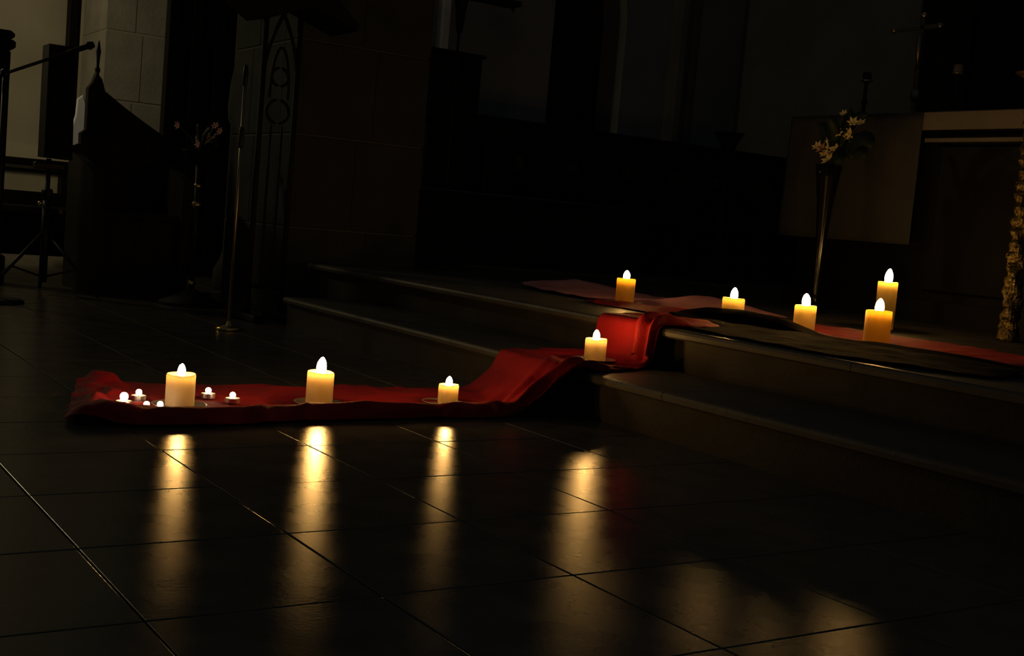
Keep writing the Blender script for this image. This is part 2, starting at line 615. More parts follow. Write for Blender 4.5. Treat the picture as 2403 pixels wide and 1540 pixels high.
def row(s, tf, tn, z, skew=0.0, ridge=.030, lift=0.0):
    w = tf - tn
    v = (0, .25, .5, .78, .935, 1.0)
    zz = (.003 + lift * .4, .005, .005, .007, ridge, .002)
    rows.append([(s + skew * (.5 - q) * 2, tf - w * q, z + h_) for q, h_ in zip(v, zz)])


row(.785, 3.44, 2.93, .004, .075, .020, .02)
row(.835, 3.47, 2.90, .014, .080, .030, .03)
row(.93, 3.49, 2.865, .004, .070, .034)
row(1.08, 3.485, 2.850, .003, .04, .038)
row(1.30, 3.46, 2.885, .003, .02, .038)
row(1.52, 3.43, 2.895, .003, 0, .042)
row(1.72, 3.41, 2.895, .003, 0, .034)
row(1.90, 3.39, 2.885, .004, .03, .036)
row(2.02, 3.37, 2.900, .012, .05, .032)
row(2.115, 3.36, 2.895, .075, .04, .020)
row(2.175, 3.345, 2.880, .138, .01, .012)
row(2.235, 3.35, 2.870, .142, .0, .008)
row(2.36, 3.36, 2.90, .140, .0, .008)
row(2.455, 3.33, 2.94, .141, .0, .012)
row(2.500, 3.29, 2.955, .158, .0, .012)
row(2.512, 3.275, 2.955, .215, .0, .010)
row(2.518, 3.27, 2.950, .265, .0, .010)
row(2.545, 3.27, 2.945, .281, .0, .006)
row(2.65, 3.29, 2.93, .277, .0, .006)
row(2.80, 3.36, 2.97, .276, .0, .008)
row(2.93, 3.40, 3.06, .276, .0, .006)
NR = len(rows) - 1


def disp_runner(u, v, p):
    x = u * NR
    ramp1 = sm(7.4, 8.8, x) * (1 - sm(10.6, 11.8, x))
    drape2 = sm(13.0, 14.2, x) * (1 - sm(17.2, 18.2, x))
    flat = max(0, 1 - ramp1 - drape2)
    d = 0
    # soft wrinkles everywhere
    d += .0035 * (n2(p.x * 9, p.y * 11, 1) + .6 * n2(p.x * 22, p.y * 20, 2)) * (1 - .5 * drape2)
    d += .004 * max(0, n2(p.x * 5 + 3, p.y * 16, 3)) * flat
    # diagonal gathers where it climbs the first step
    g = sm(.35, .6, v)
    d += ramp1 * g * .020 * (math.sin((v * 13.5 + (x - 9.5) * .85) * 2.0) ** 3 + .35)
    # pleats hanging over the second step
    g2 = sm(.42, .56, v)
    d += drape2 * g2 * .020 * (math.sin((v * 24 + (x - 15.5) * .55)) * .9 + .4)
    # crumples at the loose end
    e = 1 - sm(1.2, 3.2, x)
    d += e * .024 * (max(0, n2(p.x * 12, p.y * 10, 5)) + .6 * abs(n2(p.x * 17, p.y * 24, 6)))
    # creases across the flat run
    d += flat * .007 * max(0, 1 - abs(n2(p.x * 4.5 + p.y * 3, p.y * 6 - p.x * 2, 8)) * 7)
    return max(d, -.002)


runner = tag(cloth('red_cloth', rows, 240, 72, disp_runner, 'cloth'),
             'long crumpled red cloth laid on the floor and draped up both steps', 'cloth')

# cloth along the platform
rows = []


def rowp(t, sf, sn, ridge_s, ridge=.045, z=.003):
    a = [(sf, z + .002), ((sf + ridge_s) / 2 + .12, z), ((sf + ridge_s) / 2 - .08, z), (ridge_s + .09, z + .006), (ridge_s, ridge), (ridge_s - .03, ridge * .72),
         (ridge_s - .05, .010), (sn, .004)]
    rows.append([(s, t, Z2 + h_) for s, h_ in a])


rowp(3.92, 3.46, 2.95, 3.02, .010)
rowp(3.80, 3.50, 2.91, 3.00, .018)
rowp(3.55, 3.50, 2.90, 2.98, .024)
rowp(3.30, 3.50, 2.92, 2.99, .034)
rowp(3.05, 3.52, 2.93, 3.00, .036)
rowp(2.80, 3.55, 2.93, 3.01, .026)
rowp(2.62, 3.56, 2.92, 3.00, .010)
rowp(2.45, 3.54, 2.92, 3.00, .012)
rowp(2.25, 3.50, 2.94, 3.02, .016)
rowp(2.08, 3.42, 2.96, 3.04, .012)
NP = len(rows) - 1


def disp_plat(u, v, p):
    d = .004 * (n2(p.x * 9, p.y * 8, 11) + .6 * n2(p.x * 20, p.y * 18, 12))
    d += .014 * max(0, n2(p.x * 12, p.y * 4 + 2, 13)) * sm(.45, .7, v)
    d += .010 * abs(n2(p.x * 7, p.y * 10, 14)) * (1 - sm(.2, .5, v))
    return max(d, -.001)


tag(cloth('red_cloth', rows, 200, 60, disp_plat, 'cloth'),
    'rumpled dark red cloth lying lengthwise along the raised platform', 'cloth')

# black cloth rucked up along the front of the red one
rows = []


def rowb(t, sb, sn, ridge):
    a = [(sb, .016), (sb - .03, ridge * .8), (sb - .055, ridge), (sb - .085, ridge * .7), (sb - .11, .016), ((sb - .11 + sn) / 2, .007), (sn, .004)]
    rows.append([(s_, t, Z2 + h_) for s_, h_ in a])


rowb(3.32, 2.99, 2.86, .030)
rowb(3.22, 3.01, 2.80, .050)
rowb(3.08, 3.02, 2.66, .058)
rowb(2.90, 3.03, 2.60, .054)
rowb(2.75, 3.02, 2.585, .034)
rowb(2.62, 2.99, 2.575, .020)
rowb(2.45, 3.00, 2.565, .024)
rowb(2.25, 3.02, 2.575, .026)
rowb(2.05, 3.04, 2.62, .022)
rowb(1.88, 3.00, 2.70, .014)


def disp_b(u, v, p):
    return max(.004 * n2(p.x * 10, p.y * 9, 31) + .012 * abs(n2(p.x * 14, p.y * 5, 32)) * sm(.5, .75, v), -.001)


tag(cloth('black_cloth', rows, 150, 48, disp_b, 'blackcloth'),
    'black cloth rucked along the front edge of the raised platform', 'cloth')

# red cloth, dim light painted as mauve, heaped around the far left platform candle
rows = []


def rowm(t, sc, w, zh):
    zz = [(-1, .008), (-.6, zh * .55 + .008), (-.1, zh + .008), (.45, zh * .6 + .008), (1, .008)]
    rows.append([(sc - q * w, t, Z2 + h_ + .004) for q, h_ in zz])


rowm(4.80, 3.40, .18, .012)
rowm(4.62, 3.38, .26, .034)
rowm(4.45, 3.34, .28, .026)
rowm(4.25, 3.30, .28, .006)
rowm(4.05, 3.28, .27, .001)
rowm(3.90, 3.32, .27, .010)
rowm(3.72, 3.36, .26, .046)
rowm(3.55, 3.36, .24, .036)
rowm(3.40, 3.38, .17, .010)


def disp_m(u, v, p):
    return max(.005 * n2(p.x * 10, p.y * 9, 21) + .007 * abs(n2(p.x * 16, p.y * 6, 22)), -.001)


tag(cloth('dim_lit_red_cloth', rows, 110, 36, disp_m, 'mauve'),
    'red cloth, coloured mauve for dim light, heaped between the two left platform candles', 'cloth')


# ================================================================== CANDLES
def flame_mesh(c, r, h, seg=12, lean=(0, 0)):
    V, F = lathe([(r * .40, 0), (r * .80, h * .10), (r, h * .26), (r * 1.03, h * .38), (r * .99, h * .52), (r * .86, h * .69), (r * .60, h * .85), (r * .36, h * .94), (r * .10, h)], c, seg)
    out = []
    for x, y, z in V:
        k = (z - c[2]) / h
        out.append((x + lean[0] * k * k, y + lean[1] * k * k, z))
    return out, F


def pillar(x, y, z, r, h, mat, fr, fh, label, plate=None, rim=.0, seed=0):
    c = (x, y, z)
    t = thing('pillar_candle', label, 'candle', c, 'lit pillar candles')
    rnd = random.Random(seed)
    ph = rnd.uniform(0, 6.28)
    dip = min(.016, h * .24)

    def wob(a, k):
        return rim * (math.sin(a + ph) + .5 * math.sin(2 * a + ph * 2)) if k in (3, 4, 5, 6) else 0
    prof = [(r * .985, 0), (r, .003), (r, h * .5), (r, h - .006), (r * .985, h - .0015), (r * .95, h), (r * .90, h - .0015), (r * .84, h - dip * .55), (r * .74, h - dip)]
    V, F = lathe(prof, c, 40, wob)
    F.pop()                                            # open inside the rim: the melt pool closes it
    obj('wax_body', (V, F), mat, t, smooth=True)
    obj('melt_pool', lathe([(.003, -.0012), (r * .735, -.0012), (r * .74, .0), (r * .4, -.0006), (.003, -.0006)], (x, y, z + h - dip), 32), mat + '_pool', t, smooth=True)
    zt = z + h - dip
    obj('wick', tube([(x, y, zt - .001), (x + .0005, y, zt + .009), (x + .002, y + .001, zt + dip * .5 + .010)], .0012, 6), 'wick', t)
    obj('flame', flame_mesh((x, y, z + h - .003 - dip * .35), fr, fh + .003, lean=(rnd.uniform(-.002, .002), rnd.uniform(-.002, .002))), 'flame', t, smooth=True)
    return t


def plate(x, y, z, r, label, h=.006):
    o = obj('candle_plate', lathe([(r * .62, 0), (r * .66, h * .15), (r * .96, h * .75), (r, h), (r * .985, h * 1.15), (r * .93, h * .85), (r * .66, h * .45), (.01, h * .42)], (x, y, z), 40),
            'plate', smooth=True, origin=(x, y, z))
    return tag(o, label, 'plate', 'plates under the candles')


CZ = .011
def on(px, py, z):
    p = at_z(px, py, z); return p.x, p.y


PH = .006 * .45
# floor row
x, y = on(421, 951, CZ + PH); plate(x, y, CZ, .071, 'wide stone-coloured plate under the broad floor candle among the tealights')
pillar(x, y, CZ + PH, .0375, .083, 'wax_cream', .0105, .032, 'broad cream pillar candle on the floor cloth, ringed by tealights', rim=.0015, seed=1)
x, y = on(748, 946, CZ + PH); plate(x, y, CZ, .070, 'plate under the tall-flamed candle in the middle of the floor cloth')
pillar(x, y, CZ + PH, .0375, .089, 'wax_cream', .0135, .047, 'tall-flamed cream pillar candle in the middle of the floor cloth', rim=.0015, seed=2)
x, y = on(1050, 946, CZ + PH); plate(x - .012, y + .008, CZ, .062, 'plate under the small floor candle nearest the steps')
pillar(x, y, CZ + PH, .0300, .056, 'wax_cream', .0100, .029, 'small cream pillar candle on the floor cloth nearest the steps', rim=.001, seed=3)
# on the lower step
zb = Z1 + .013
x, y = on(1395, 844, zb + PH); plate(x, y, zb, .068, 'plate under the lone candle on the lower step')
pillar(x, y, zb + PH, .0345, .067, 'wax_cream', .0110, .034, 'cream pillar candle alone on the lower step', rim=.0015, seed=4)
# on the platform
zb = Z2 + .012
x, y = on(1465, 709, zb + PH); plate(x, y, zb, .072, 'plate under the farthest left amber candle on the platform')
pillar(x, y, zb + PH, .0375, .094, 'wax_amber', .0135, .038, 'amber pillar candle farthest left on the platform', rim=.0012, seed=5)
zb = Z2 + .012
x, y = on(1717, 752, zb)
pillar(x, y, zb, .0395, .080, 'wax_yellow', .0135, .043, 'squat honey-coloured pillar candle on the platform behind the rucked cloth', rim=.0006, seed=6)
x, y = on(1885, 776, zb)
pillar(x, y, zb, .0365, .086, 'wax_yellow', .0145, .046, 'small yellow pillar candle on the platform in front of the tall vase', rim=.001, seed=7)
x, y = on(2055, 804, zb)
pillar(x, y, zb, .0410, .102, 'wax_amber', .0140, .044, 'thick amber pillar candle at the front right of the platform', rim=.0012, seed=9)
x, y = on(2072, 772, Z2)
pillar(x, y, Z2, .0385, .186, 'wax_yellow', .0155, .058, 'tall yellow pillar candle standing behind the thick amber one', rim=.001, seed=8)


def tealight(px, py, label, fr, fh, up=.012, z=None):
    x, y = on(px, py, up)
    zb = up
    t = thing('tealight', label, 'tealight', (x, y, zb), 'tealights around the broad floor candle')
    r, h = .0195, .0125
    obj('cup', lathe([(r * .95, 0), (r, .001), (r, h), (r * .97, h + .0004), (r * .95, h), (r * .94, h * .4), (.002, h * .4)], (x, y, zb), 24), 'aluminium', t, smooth=False)
    obj('wax', lathe([(r * .93, .005), (r * .93, .0105), (r * .5, .0100), (.001, .0100)], (x, y, zb), 24), 'wax_cream_pool', t, smooth=True)
    obj('wick', tube([(x, y, zb + .009), (x, y, zb + .016)], .0009, 6), 'wick', t)
    obj('flame', lathe([(fr * math.sin(q) + .0003, fh * .5 * (1 - math.cos(q))) for q in [math.pi * k / 8 for k in range(9)]], (x, y, zb + .0125), 12), 'flame_small', t, smooth=True)
    return t


tealight(290, 952, 'brightest tealight at the left end of the red cloth', .0105, .022)
tealight(325, 939, 'dim tealight behind the brightest one, left of the broad candle', .0080, .0165)
tealight(488, 934, 'tealight just right of the broad candle, farther back', .0080, .0165)
tealight(545, 945, 'rightmost tealight, farther along from the broad candle', .0080, .0165)
tealight(343, 967, 'left one of two tealights half sunk in the front fold of cloth', .0075, .0150, .007)
tealight(375, 967, 'right one of two tealights half sunk in the front fold of cloth', .0075, .0150, .007)

# ================================================================== ALTAR
AF = 4.62                      # face of the altar
AT = 1.222
AL = 4.50                      # north end
AR = 1.70
alt = thing('altar', 'altar draped in white linen at the back of the platform', 'altar', (AF + .4, (AL + AR) / 2, Z2))
obj('plinth', box((AF + .02, AR + .06, Z2), (AF + .80, AL, Z2 + .10)), 'wood', alt)
obj('body', box((AF + .07, AR + .08, Z2 + .10), (AF + .78, AL - .02, AT - .09)), 'wood', alt)
obj('top_slab', cbox((AF - .01, AR, AT - .085), (AF + .85, AL, AT - .004), .006), 'wood', alt)
for k in range(4):
    ya = 3.66 - k * .5
    obj('front_panel', cbox((AF + .045, ya - .47, Z2 + .14), (AF + .085, ya, AT - .14), .01), 'wood', alt)
# linen: on top with a short drop along the front
lin = thing('altar_cloth', 'white altar linen with a deep drop over the left front corner', 'cloth', (AF, AL, AT))
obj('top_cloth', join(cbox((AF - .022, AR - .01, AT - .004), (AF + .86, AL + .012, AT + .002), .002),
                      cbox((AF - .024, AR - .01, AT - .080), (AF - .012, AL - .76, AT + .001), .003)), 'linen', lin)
pl = at_x(1845, 550, AF - .03); pr = at_x(2143, 578, AF - .03); prt = at_x(2163, 300, AF - .03)


def hanging(x, ya, yb, z0, z1, amp, n, ph):
    V, F = [], []
    nu, nv = 60, 14
    for i in range(nu + 1):
        for j in range(nv + 1):
            u, v = i / nu, j / nv
            yy = ya + (yb - ya) * u
            zz = z1 + (z0 - z1) * v
            V.append((x - amp * v * (1 + math.sin(u * n + ph + .5 * v)) - .004 * v * n2(u * 9, v * 3, 4), yy + (.012 * v if u == 0 else 0), zz))
    for i in range(nu):
        for j in range(nv):
            k = i * (nv + 1) + j
            F.append((k, k + 1, k + nv + 2, k + nv + 1))
    return V, F


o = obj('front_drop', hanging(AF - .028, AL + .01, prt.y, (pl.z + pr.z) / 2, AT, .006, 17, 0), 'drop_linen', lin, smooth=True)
mm = o.modifiers.new('thickness', 'SOLIDIFY'); mm.thickness = .003
o = obj('hem_band', box((AF - .024, prt.y - 1.9, AT - .135), (AF - .012, prt.y - .02, AT - .118)), 'linen', alt)

# altar cross
cp = at_x(2143, 262, AF + .30)
cy = cp.y
cross = thing('altar_cross', 'slender metal altar cross standing on the altar', 'cross', (AF + .30, cy, AT + .002))
cx = AF + .30
ztop = at_x(2154, 38, cx).z
zarm = at_x(2152, 66, cx).z
ya = at_x(2098, 70, cx).y; yb = at_x(2206, 63, cx).y
obj('foot', lathe([(.055, 0), (.055, .008), (.040, .016), (.038, .028), (.020, .036), (.014, .060)], (cx, cy, AT + .002), 24), 'steel', cross, smooth=True)
obj('shaft', cbox((cx - .005, cy - .010, AT + .05), (cx + .005, cy + .010, ztop), .002), 'steel', cross)
obj('crossbar', cbox((cx - .005, yb, zarm - .011), (cx + .005, ya, zarm + .011), .002), 'steel', cross)
for nme, yy, zz in (('finial', ya, zarm), ('finial', yb, zarm), ('finial', cy, ztop)):
    obj(nme, lathe([(.003, -.016), (.013, -.008), (.016, 0), (.013, .008), (.003, .016)], (cx, yy, zz), 14), 'brass' if zz == ztop else 'steel', cross, smooth=True)
obj('figure', tube([(cx - .012, cy + .004, zarm - .03), (cx - .014, cy, zarm - .10), (cx - .012, cy - .003, zarm - .20)], [.012, .013, .006], 8), 'steel', cross, smooth=True)
obj('knop', lathe([(.012, -.03), (.022, -.015), (.024, 0), (.022, .015), (.012, .03)], (cx, cy, AT + .13), 16), 'steel', cross, smooth=True)


def altar_stick(px, ptop, label, x):
    yy = at_x(px, 240, x).y
    zt = at_x(px, ptop, x).z
    t = thing('altar_candlestick', label, 'candlestick', (x, yy, AT + .002), 'candlesticks on the altar')
    hc = .042
    L = zt - hc - AT
    obj('foot', lathe([(.050, 0), (.050, .006), (.030, .014), (.014, .03), (.010, .05)], (x, yy, AT + .002), 22), 'pewter', t, smooth=True)
    obj('stem', lathe([(.010, .04), (.010, L * .45), (.020, L * .5), (.010, L * .55), (.009, L * .85), (.012, L - .012)], (x, yy, AT), 18), 'pewter', t, smooth=True)
    obj('drip_tray', lathe([(.010, -.014), (.028, -.006), (.032, 0), (.030, .001), (.012, -.004)], (x, yy, zt - hc), 22), 'brass', t, smooth=True)
    obj('candle_stub', lathe([(.021, 0), (.022, .004), (.022, hc - .006), (.018, hc), (.004, hc - .004)], (x, yy, zt - hc), 20), 'linen' if px > 2100 else 'pewter', t, smooth=True)
    return t


altar_stick(2240, 152, 'unlit stubby candle on a dark candlestick right of the altar cross', AF + .28)
altar_stick(2028, 170, 'barely visible dark candlestick left of the altar cross', AF + .30)

# tall slim vase with flowers in front of the altar
vs = 4.25
vy = at_x(1912, 700, vs).y
vz = Z2
vt = at_x(1952, 388, vs).z
VH = vt - vz
vase = thing('tall_vase', 'tall dark flared vase standing in front of the altar', 'vase', (vs, vy, vz))
prof = [(.050, 0), (.052, .006), (.040, .016), (.020, .03), (.016, .06), (.017, .15), (.020, VH * .35), (.026, VH * .55), (.036, VH * .75), (.050, VH * .92), (.058, VH), (.054, VH), (.046, VH * .92), (.030, VH * .72), (.012, VH * .5)]
V, F = lathe(prof, (vs, vy, vz), 30)
VV = []
for i, (x, y, z) in enumerate(V):      # fluting
    a = math.atan2(y - vy, x - vs); k = 1 + .06 * math.cos(10 * a)
    VV.append((vs + (x - vs) * k, vy + (y - vy) * k, z))
obj('vase_body', (VV, F), 'darkglass', vase, smooth=True)
obj('vase_ring', lathe([(.017, -.008), (.025, -.004), (.026, 0), (.025, .004), (.017, .008)], (vs, vy, vz + .075), 20), 'darkglass', vase, smooth=True)

bq = thing('flower_bouquet', 'drooping bouquet of pale yellow flowers and dark leaves in the tall vase', 'flowers', (vs, vy, vt - .06))


def blossom(p, r, mat, seed):
    rnd = random.Random(seed)
    parts = []
    ax_ = Vector((rnd.uniform(-1, -.3), rnd.uniform(-.8, .3), rnd.uniform(-.1, .8))).normalized()
    a = ax_.orthogonal().normalized(); b_ = ax_.cross(a)
    for k in range(6):
        q = 2 * math.pi * k / 6
        d = a * math.cos(q) + b_ * math.sin(q)
        s_ = ax_.cross(d)
        tip = p + d * r + ax_ * r * .35
        V = [p - ax_ * .002, p + d * r * .5 + s_ * r * .28 + ax_ * r * .12, tip, p + d * r * .5 - s_ * r * .28 + ax_ * r * .12,
             p + d * r * .5 + ax_ * r * .26]
        parts.append(([tuple(v) for v in V], [(0, 1, 4), (1, 2, 4), (2, 3, 4), (3, 0, 4)]))
    cen = lathe([(.001, -.003), (.005, 0), (.004, .005), (.001, .007)], tuple(p), 8)
    return join(*parts, cen)


root = Vector((vs, vy, vt - .05))
fl = [(1918, 343, .024, 'petal'), (1928, 348, .026, 'petalpink'), (1945, 340, .030, 'petal'), (1963, 338, .030, 'petal'), (1978, 348, .028, 'petal'),
      (1951, 357, .030, 'petal'), (1944, 374, .032, 'petal'), (1975, 300, .024, 'petal'), (1995, 312, .026, 'petal'), (2008, 330, .024, 'petal'),
      (2002, 287, .024, 'petal'), (2020, 289, .022, 'petal'), (1980, 266, .018, 'petal'), (1936, 360, .024, 'petal'), (1958, 347, .026, 'petal'), (1986, 322, .020, 'petal'), (1968, 312, .020, 'petal')]
for k, (a, b_, r, mt) in enumerate(fl):
    xx = vs - .05 + .06 * random.random()
    p = at_x(a, b_, xx)
    mid = (root + p) / 2 + Vector((0, 0, .05))
    obj('stem', tube([root, mid, p], .0025, 5), 'stem', bq)
    obj('blossom', blossom(p, r * 1.2, mt, k), mt, bq)


def leaf(pts, w):
    """blade along pts with a folded midrib"""
    pts = [Vector(p) for p in pts]
    n = len(pts); V, F = [], []
    for k, p in enumerate(pts):
        t = (pts[min(k + 1, n - 1)] - pts[max(k - 1, 0)]).normalized()
        s_ = t.cross(Vector((-.8, -.5, .3))).normalized()
        ww = w * math.sin(math.pi * (k + .35) / (n - .3)) ** .8
        up = s_.cross(t) * ww * .35
        V += [tuple(p - s_ * ww), tuple(p + up), tuple(p + s_ * ww)]
    for k in range(n - 1):
        F += [(k * 3, k * 3 + 1, k * 3 + 4, k * 3 + 3), (k * 3 + 1, k * 3 + 2, k * 3 + 5, k * 3 + 4)]
    return V, F


lv = [((1945, 375), (1950, 290), (1918, 292), .020), ((1965, 370), (1995, 330), (2000, 372), .030), ((1970, 365), (2030, 300), (2046, 345), .034),
      ((1960, 360), (1985, 275), (2035, 268), .026), ((1965, 370), (1990, 350), (1985, 375), .030), ((1955, 375), (1965, 290), (1945, 275), .022),
      ((1960, 370), (2005, 285), (1995, 255), .018), ((1968, 372), (2020, 325), (2030, 370), .028), ((1955, 380), (1962, 345), (1975, 382), .026)]
for k, (a, b_, c, w) in enumerate(lv):
    xx = vs + .02 - .05 * (k % 3)
    A, B, Cc = at_x(*a, vs), at_x(*b_, xx), at_x(*c, xx - .03)
    pts = []
    for q in range(7):
        u = q / 6
        pts.append(A * (1 - u) ** 2 + B * 2 * u * (1 - u) + Cc * u * u)
    o = obj('leaf', leaf(pts, w * 1.35), 'leaf', bq, smooth=True)
    mm = o.modifiers.new('thickness', 'SOLIDIFY'); mm.thickness = .001

# gilded twisted column stand at the right edge
gp = at_z(2364, 801, Z2)
gx, gy = gp.x, gp.y
gs = thing('gilded_stand', 'gilded knobbly column stand at the right edge of the platform', 'stand', (gx, gy, Z2))
obj('base', lathe([(.044, 0), (.044, .012), (.042, .020), (.040, .035), (.036, .045)], (gx, gy, Z2), 24), 'gold', gs, smooth=True)
V, F = [], []
seg, rings, HH = 20, 90, .95
for k in range(rings + 1):
    z = k / rings
    for j in range(seg):
        a = 2 * math.pi * j / seg
        r = .034 + .005 * math.sin(a * 3 + z * 46) + .004 * math.sin(z * 130) + .004 * n2(math.cos(a) * 3 + z * 30, math.sin(a) * 3, z * 20)
        V.append((gx + r * math.cos(a), gy + r * math.sin(a), Z2 + .04 + z * HH))
for k in range(rings):
    for j in range(seg):
        F.append((k * seg + j, k * seg + (j + 1) % seg, (k + 1) * seg + (j + 1) % seg, (k + 1) * seg + j))
F.append(tuple(range(seg - 1, -1, -1))); F.append(tuple(rings * seg + j for j in range(seg)))
obj('column', (V, F), 'gold', gs, smooth=False)
obj('dish', lathe([(.035, 0), (.05, .012), (.085, .03), (.088, .034), (.05, .024)], (gx, gy, Z2 + .04 + HH), 24), 'gold', gs, smooth=True)

# dark reredos panel behind the altar
ry0 = at_x(2135, 200, WE - .12).y
rer = thing('reredos', 'dark panelled reredos behind the altar', 'screen', (WE - .08, ry0 - 1.2, Z2))
obj('frame', box((WE - .08, ry0 - 2.6, Z2), (WE - .004, ry0, 3.4)), 'wood', rer)
for k in range(5):
    obj('panel', cbox((WE - .11, ry0 - .5 * (k + 1) - .02, Z2 + .5), (WE - .07, ry0 - .5 * k - .06, 3.3), .012), 'wood', rer)

# ================================================================== CHOIR STALLS, STAND
SY = 7.40
zt_ = at_y(1000, 250, SY).z
x_a = 4.36
st = thing('choir_stall', 'long dark wooden choir stall against the north wall', 'stall', (5.3, SY, Z2))
obj('back_board', box((x_a, SY, Z2), (7.9, SY + .05, zt_ - .03)), 'wood', st)
obj('top_rail', cbox((x_a - .02, SY - .03, zt_ - .05), (7.92, SY + .07, zt_), .008), 'wood', st)
obj('seat', cbox((x_a, SY - .36, Z2 + .40), (7.9, SY, Z2 + .44), .008), 'woodpol', st)
for k in range(9):
    xx = x_a + k * (7.9 - x_a) / 8
    obj('seat_divider', cbox((xx - .025, SY - .38, Z2), (xx + .025, SY, zt_ - .25), .008), 'wood', st)
DY = 6.75
zl = at_y(1200, 460, DY).z
dk = thing('choir_desk', 'dark choir desk with polished ledge in front of the stall', 'desk', (5.0, DY, Z2))
obj('desk_ledge', cbox((3.70, DY - .02, zl - .025), (5.45, DY + .26, zl), .006), 'woodpol', dk)
xg = [3.70, 4.25, 4.85, 5.45]
for a, b_ in zip(xg[:-1], xg[1:]):
    obj('desk_panel', cbox((a + .02, DY + .02, Z2 + .06), (b_ - .02, DY + .05, zl - .025), .008), 'wood', dk)
for a in xg:
    obj('desk_post', cbox((a - .025, DY, Z2), (a + .025, DY + .08, zl - .025), .006), 'wood', dk)
obj('desk_rail', box((3.70, DY + .015, Z2 + .02), (5.45, DY + .06, Z2 + .075)), 'wood', dk)

# turned stand with a flared top
ux = 5.9
up = at_x(1712, 312, ux)
uz = up.z
us = thing('turned_pedestal', 'dark turned pedestal with flared top behind the platform candles', 'pedestal', (ux, up.y, Z2))
obj('base', lathe([(.16, 0), (.16, .04), (.10, .07), (.07, .12)], (ux, up.y, Z2), 24), 'wood', us, smooth=True)
obj('shaft', lathe([(.07, .10), (.045, .3), (.05, .5), (.035, .6), (.04, uz - Z2 - .17)], (ux, up.y, Z2), 20), 'wood', us, smooth=True)
obj('bowl', lathe([(.04, -.18), (.05, -.10), (.075, -.05), (.10, -.012), (.105, 0), (.09, 0), (.05, -.04)], (ux, up.y, uz), 24), 'wood', us, smooth=True)

# dark reading-desk panel and iron candle stand right of the pier
bx0 = at_y(1001, 200, 7.1).x; bx1 = at_y(1127, 200, 7.1).x
bz0 = at_y(1060, 275, 7.1).z; bz1 = at_y(1060, 127, 7.1).z
rb = thing('reading_desk', 'plain dark boxed desk rising above the stall beside the pier', 'desk', ((bx0 + bx1) / 2, 7.1, Z2))
obj('desk_box', cbox((bx0, 7.1, bz0 - .05), (bx1, 7.32, bz1), .01), 'wood', rb)
obj('desk_foot', box((bx0 + .04, 7.12, Z2), (bx1 - .04, 7.30, bz0 - .05)), 'wood', rb)
obj('cornice', cbox((bx0 - .02, 7.08, bz1), (bx1 + .02, 7.34, bz1 + .025), .006), 'wood', rb)
ls0 = at_y(1040, 60, WN - .1)
ls1 = at_y(1055, 60, WN - .1)
struct('trim_7', box((ls0.x, WN - .1, 0), (ls1.x, WN, 4.9)), 'palestone', label='pale upright shaft on the north wall above the reading desk')

iy = 6.45
ip = at_y(1066, 200, iy)
it = at_y(1078, 78, iy)
ix = (ip.x + it.x) / 2
cs = thing('iron_candle_stand', 'tall black iron candle stand with wide tray right of the pier', 'candle stand', (ix, iy, Z2))
obj('pole', tube([(ix, iy, Z2 + .02), (ix, iy, it.z + .02)], .008, 10), 'blackmetal', cs, smooth=True)
obj('base', lathe([(.14, 0), (.14, .012), (.05, .03), (.012, .05)], (ix, iy, Z2), 24), 'iron', cs, smooth=True)
obj('cup', lathe([(.012, 0), (.022, .02), (.030, .12), (.046, .22), (.05, .23), (.02, .21)], (ix, iy, it.z), 20), 'iron', cs, smooth=True)
tz = at_y(1150, 10, iy).z
obj('tray', box((ix - .08, iy - .06, tz + .01), (at_y(1212, 8, iy).x, iy + .06, tz + .04)), 'iron', cs)
obj('tray_hook', lathe([(.004, -.03), (.010, -.02), (.010, 0), (.006, .02)], (at_y(1205, 8, iy).x, iy, tz + .01), 10), 'iron', cs, smooth=True)

# ================================================================== LECTERN AND POLES
LY = 5.45
lx0 = at_y(612, 250, LY).x; lx1 = at_y(692, 250, LY).x
lzt = at_y(650, 30, LY).z
lec = thing('lectern', 'tall dark iron lectern with pointed tracery and sloping desk', 'lectern', ((lx0 + lx1) / 2, LY, 0))
for xx in (lx0, lx1):
    obj('post', tube([(xx, LY, .03), (xx, LY, lzt + .02)], .014, 8), 'iron', lec, smooth=True)
    obj('foot', cbox((xx - .03, LY - .16, -.0), (xx + .03, LY + .16, .035), .008), 'iron', lec)
obj('lower_rail', tube([(lx0, LY, .16), (lx1, LY, .16)], .010, 8), 'iron', lec)
xm = (lx0 + lx1) / 2; hw = (lx1 - lx0) / 2
za = at_y(650, 200, LY).z
arcL = [(lx0 + hw * (1 - math.cos(q * math.pi / 2 * .98)) if False else lx0 + hw * math.sin(q * math.pi / 2) ** 2, LY, za + (lzt - za) * math.sin(q * math.pi / 2)) for q in [k / 10 for k in range(11)]]
arcR = [(2 * xm - x, y, z) for x, y, z in arcL]
obj('tracery_arch', join(tube(arcL, .009, 7), tube(arcR, .009, 7)), 'iron', lec, smooth=True)
zi = at_y(650, 110, LY).z
arcL = [(xm - hw * .55 * math.cos(q * math.pi / 2), LY, za - .06 + (zi - za + .06) * math.sin(q * math.pi / 2)) for q in [k / 8 for k in range(9)]]
arcR = [(2 * xm - x, y, z) for x, y, z in arcL]
obj('inner_arch', join(tube(arcL, .007, 6), tube(arcR, .007, 6)), 'iron', lec, smooth=True)
for zc, rr in ((at_y(650, 180, LY).z, .042), (at_y(650, 262, LY).z, .055)):
    ring = [(xm + rr * math.cos(2 * math.pi * k / 20), LY, zc + rr * math.sin(2 * math.pi * k / 20)) for k in range(21)]
    obj('tracery_ring', tube(ring, .008, 6), 'iron', lec, smooth=True)
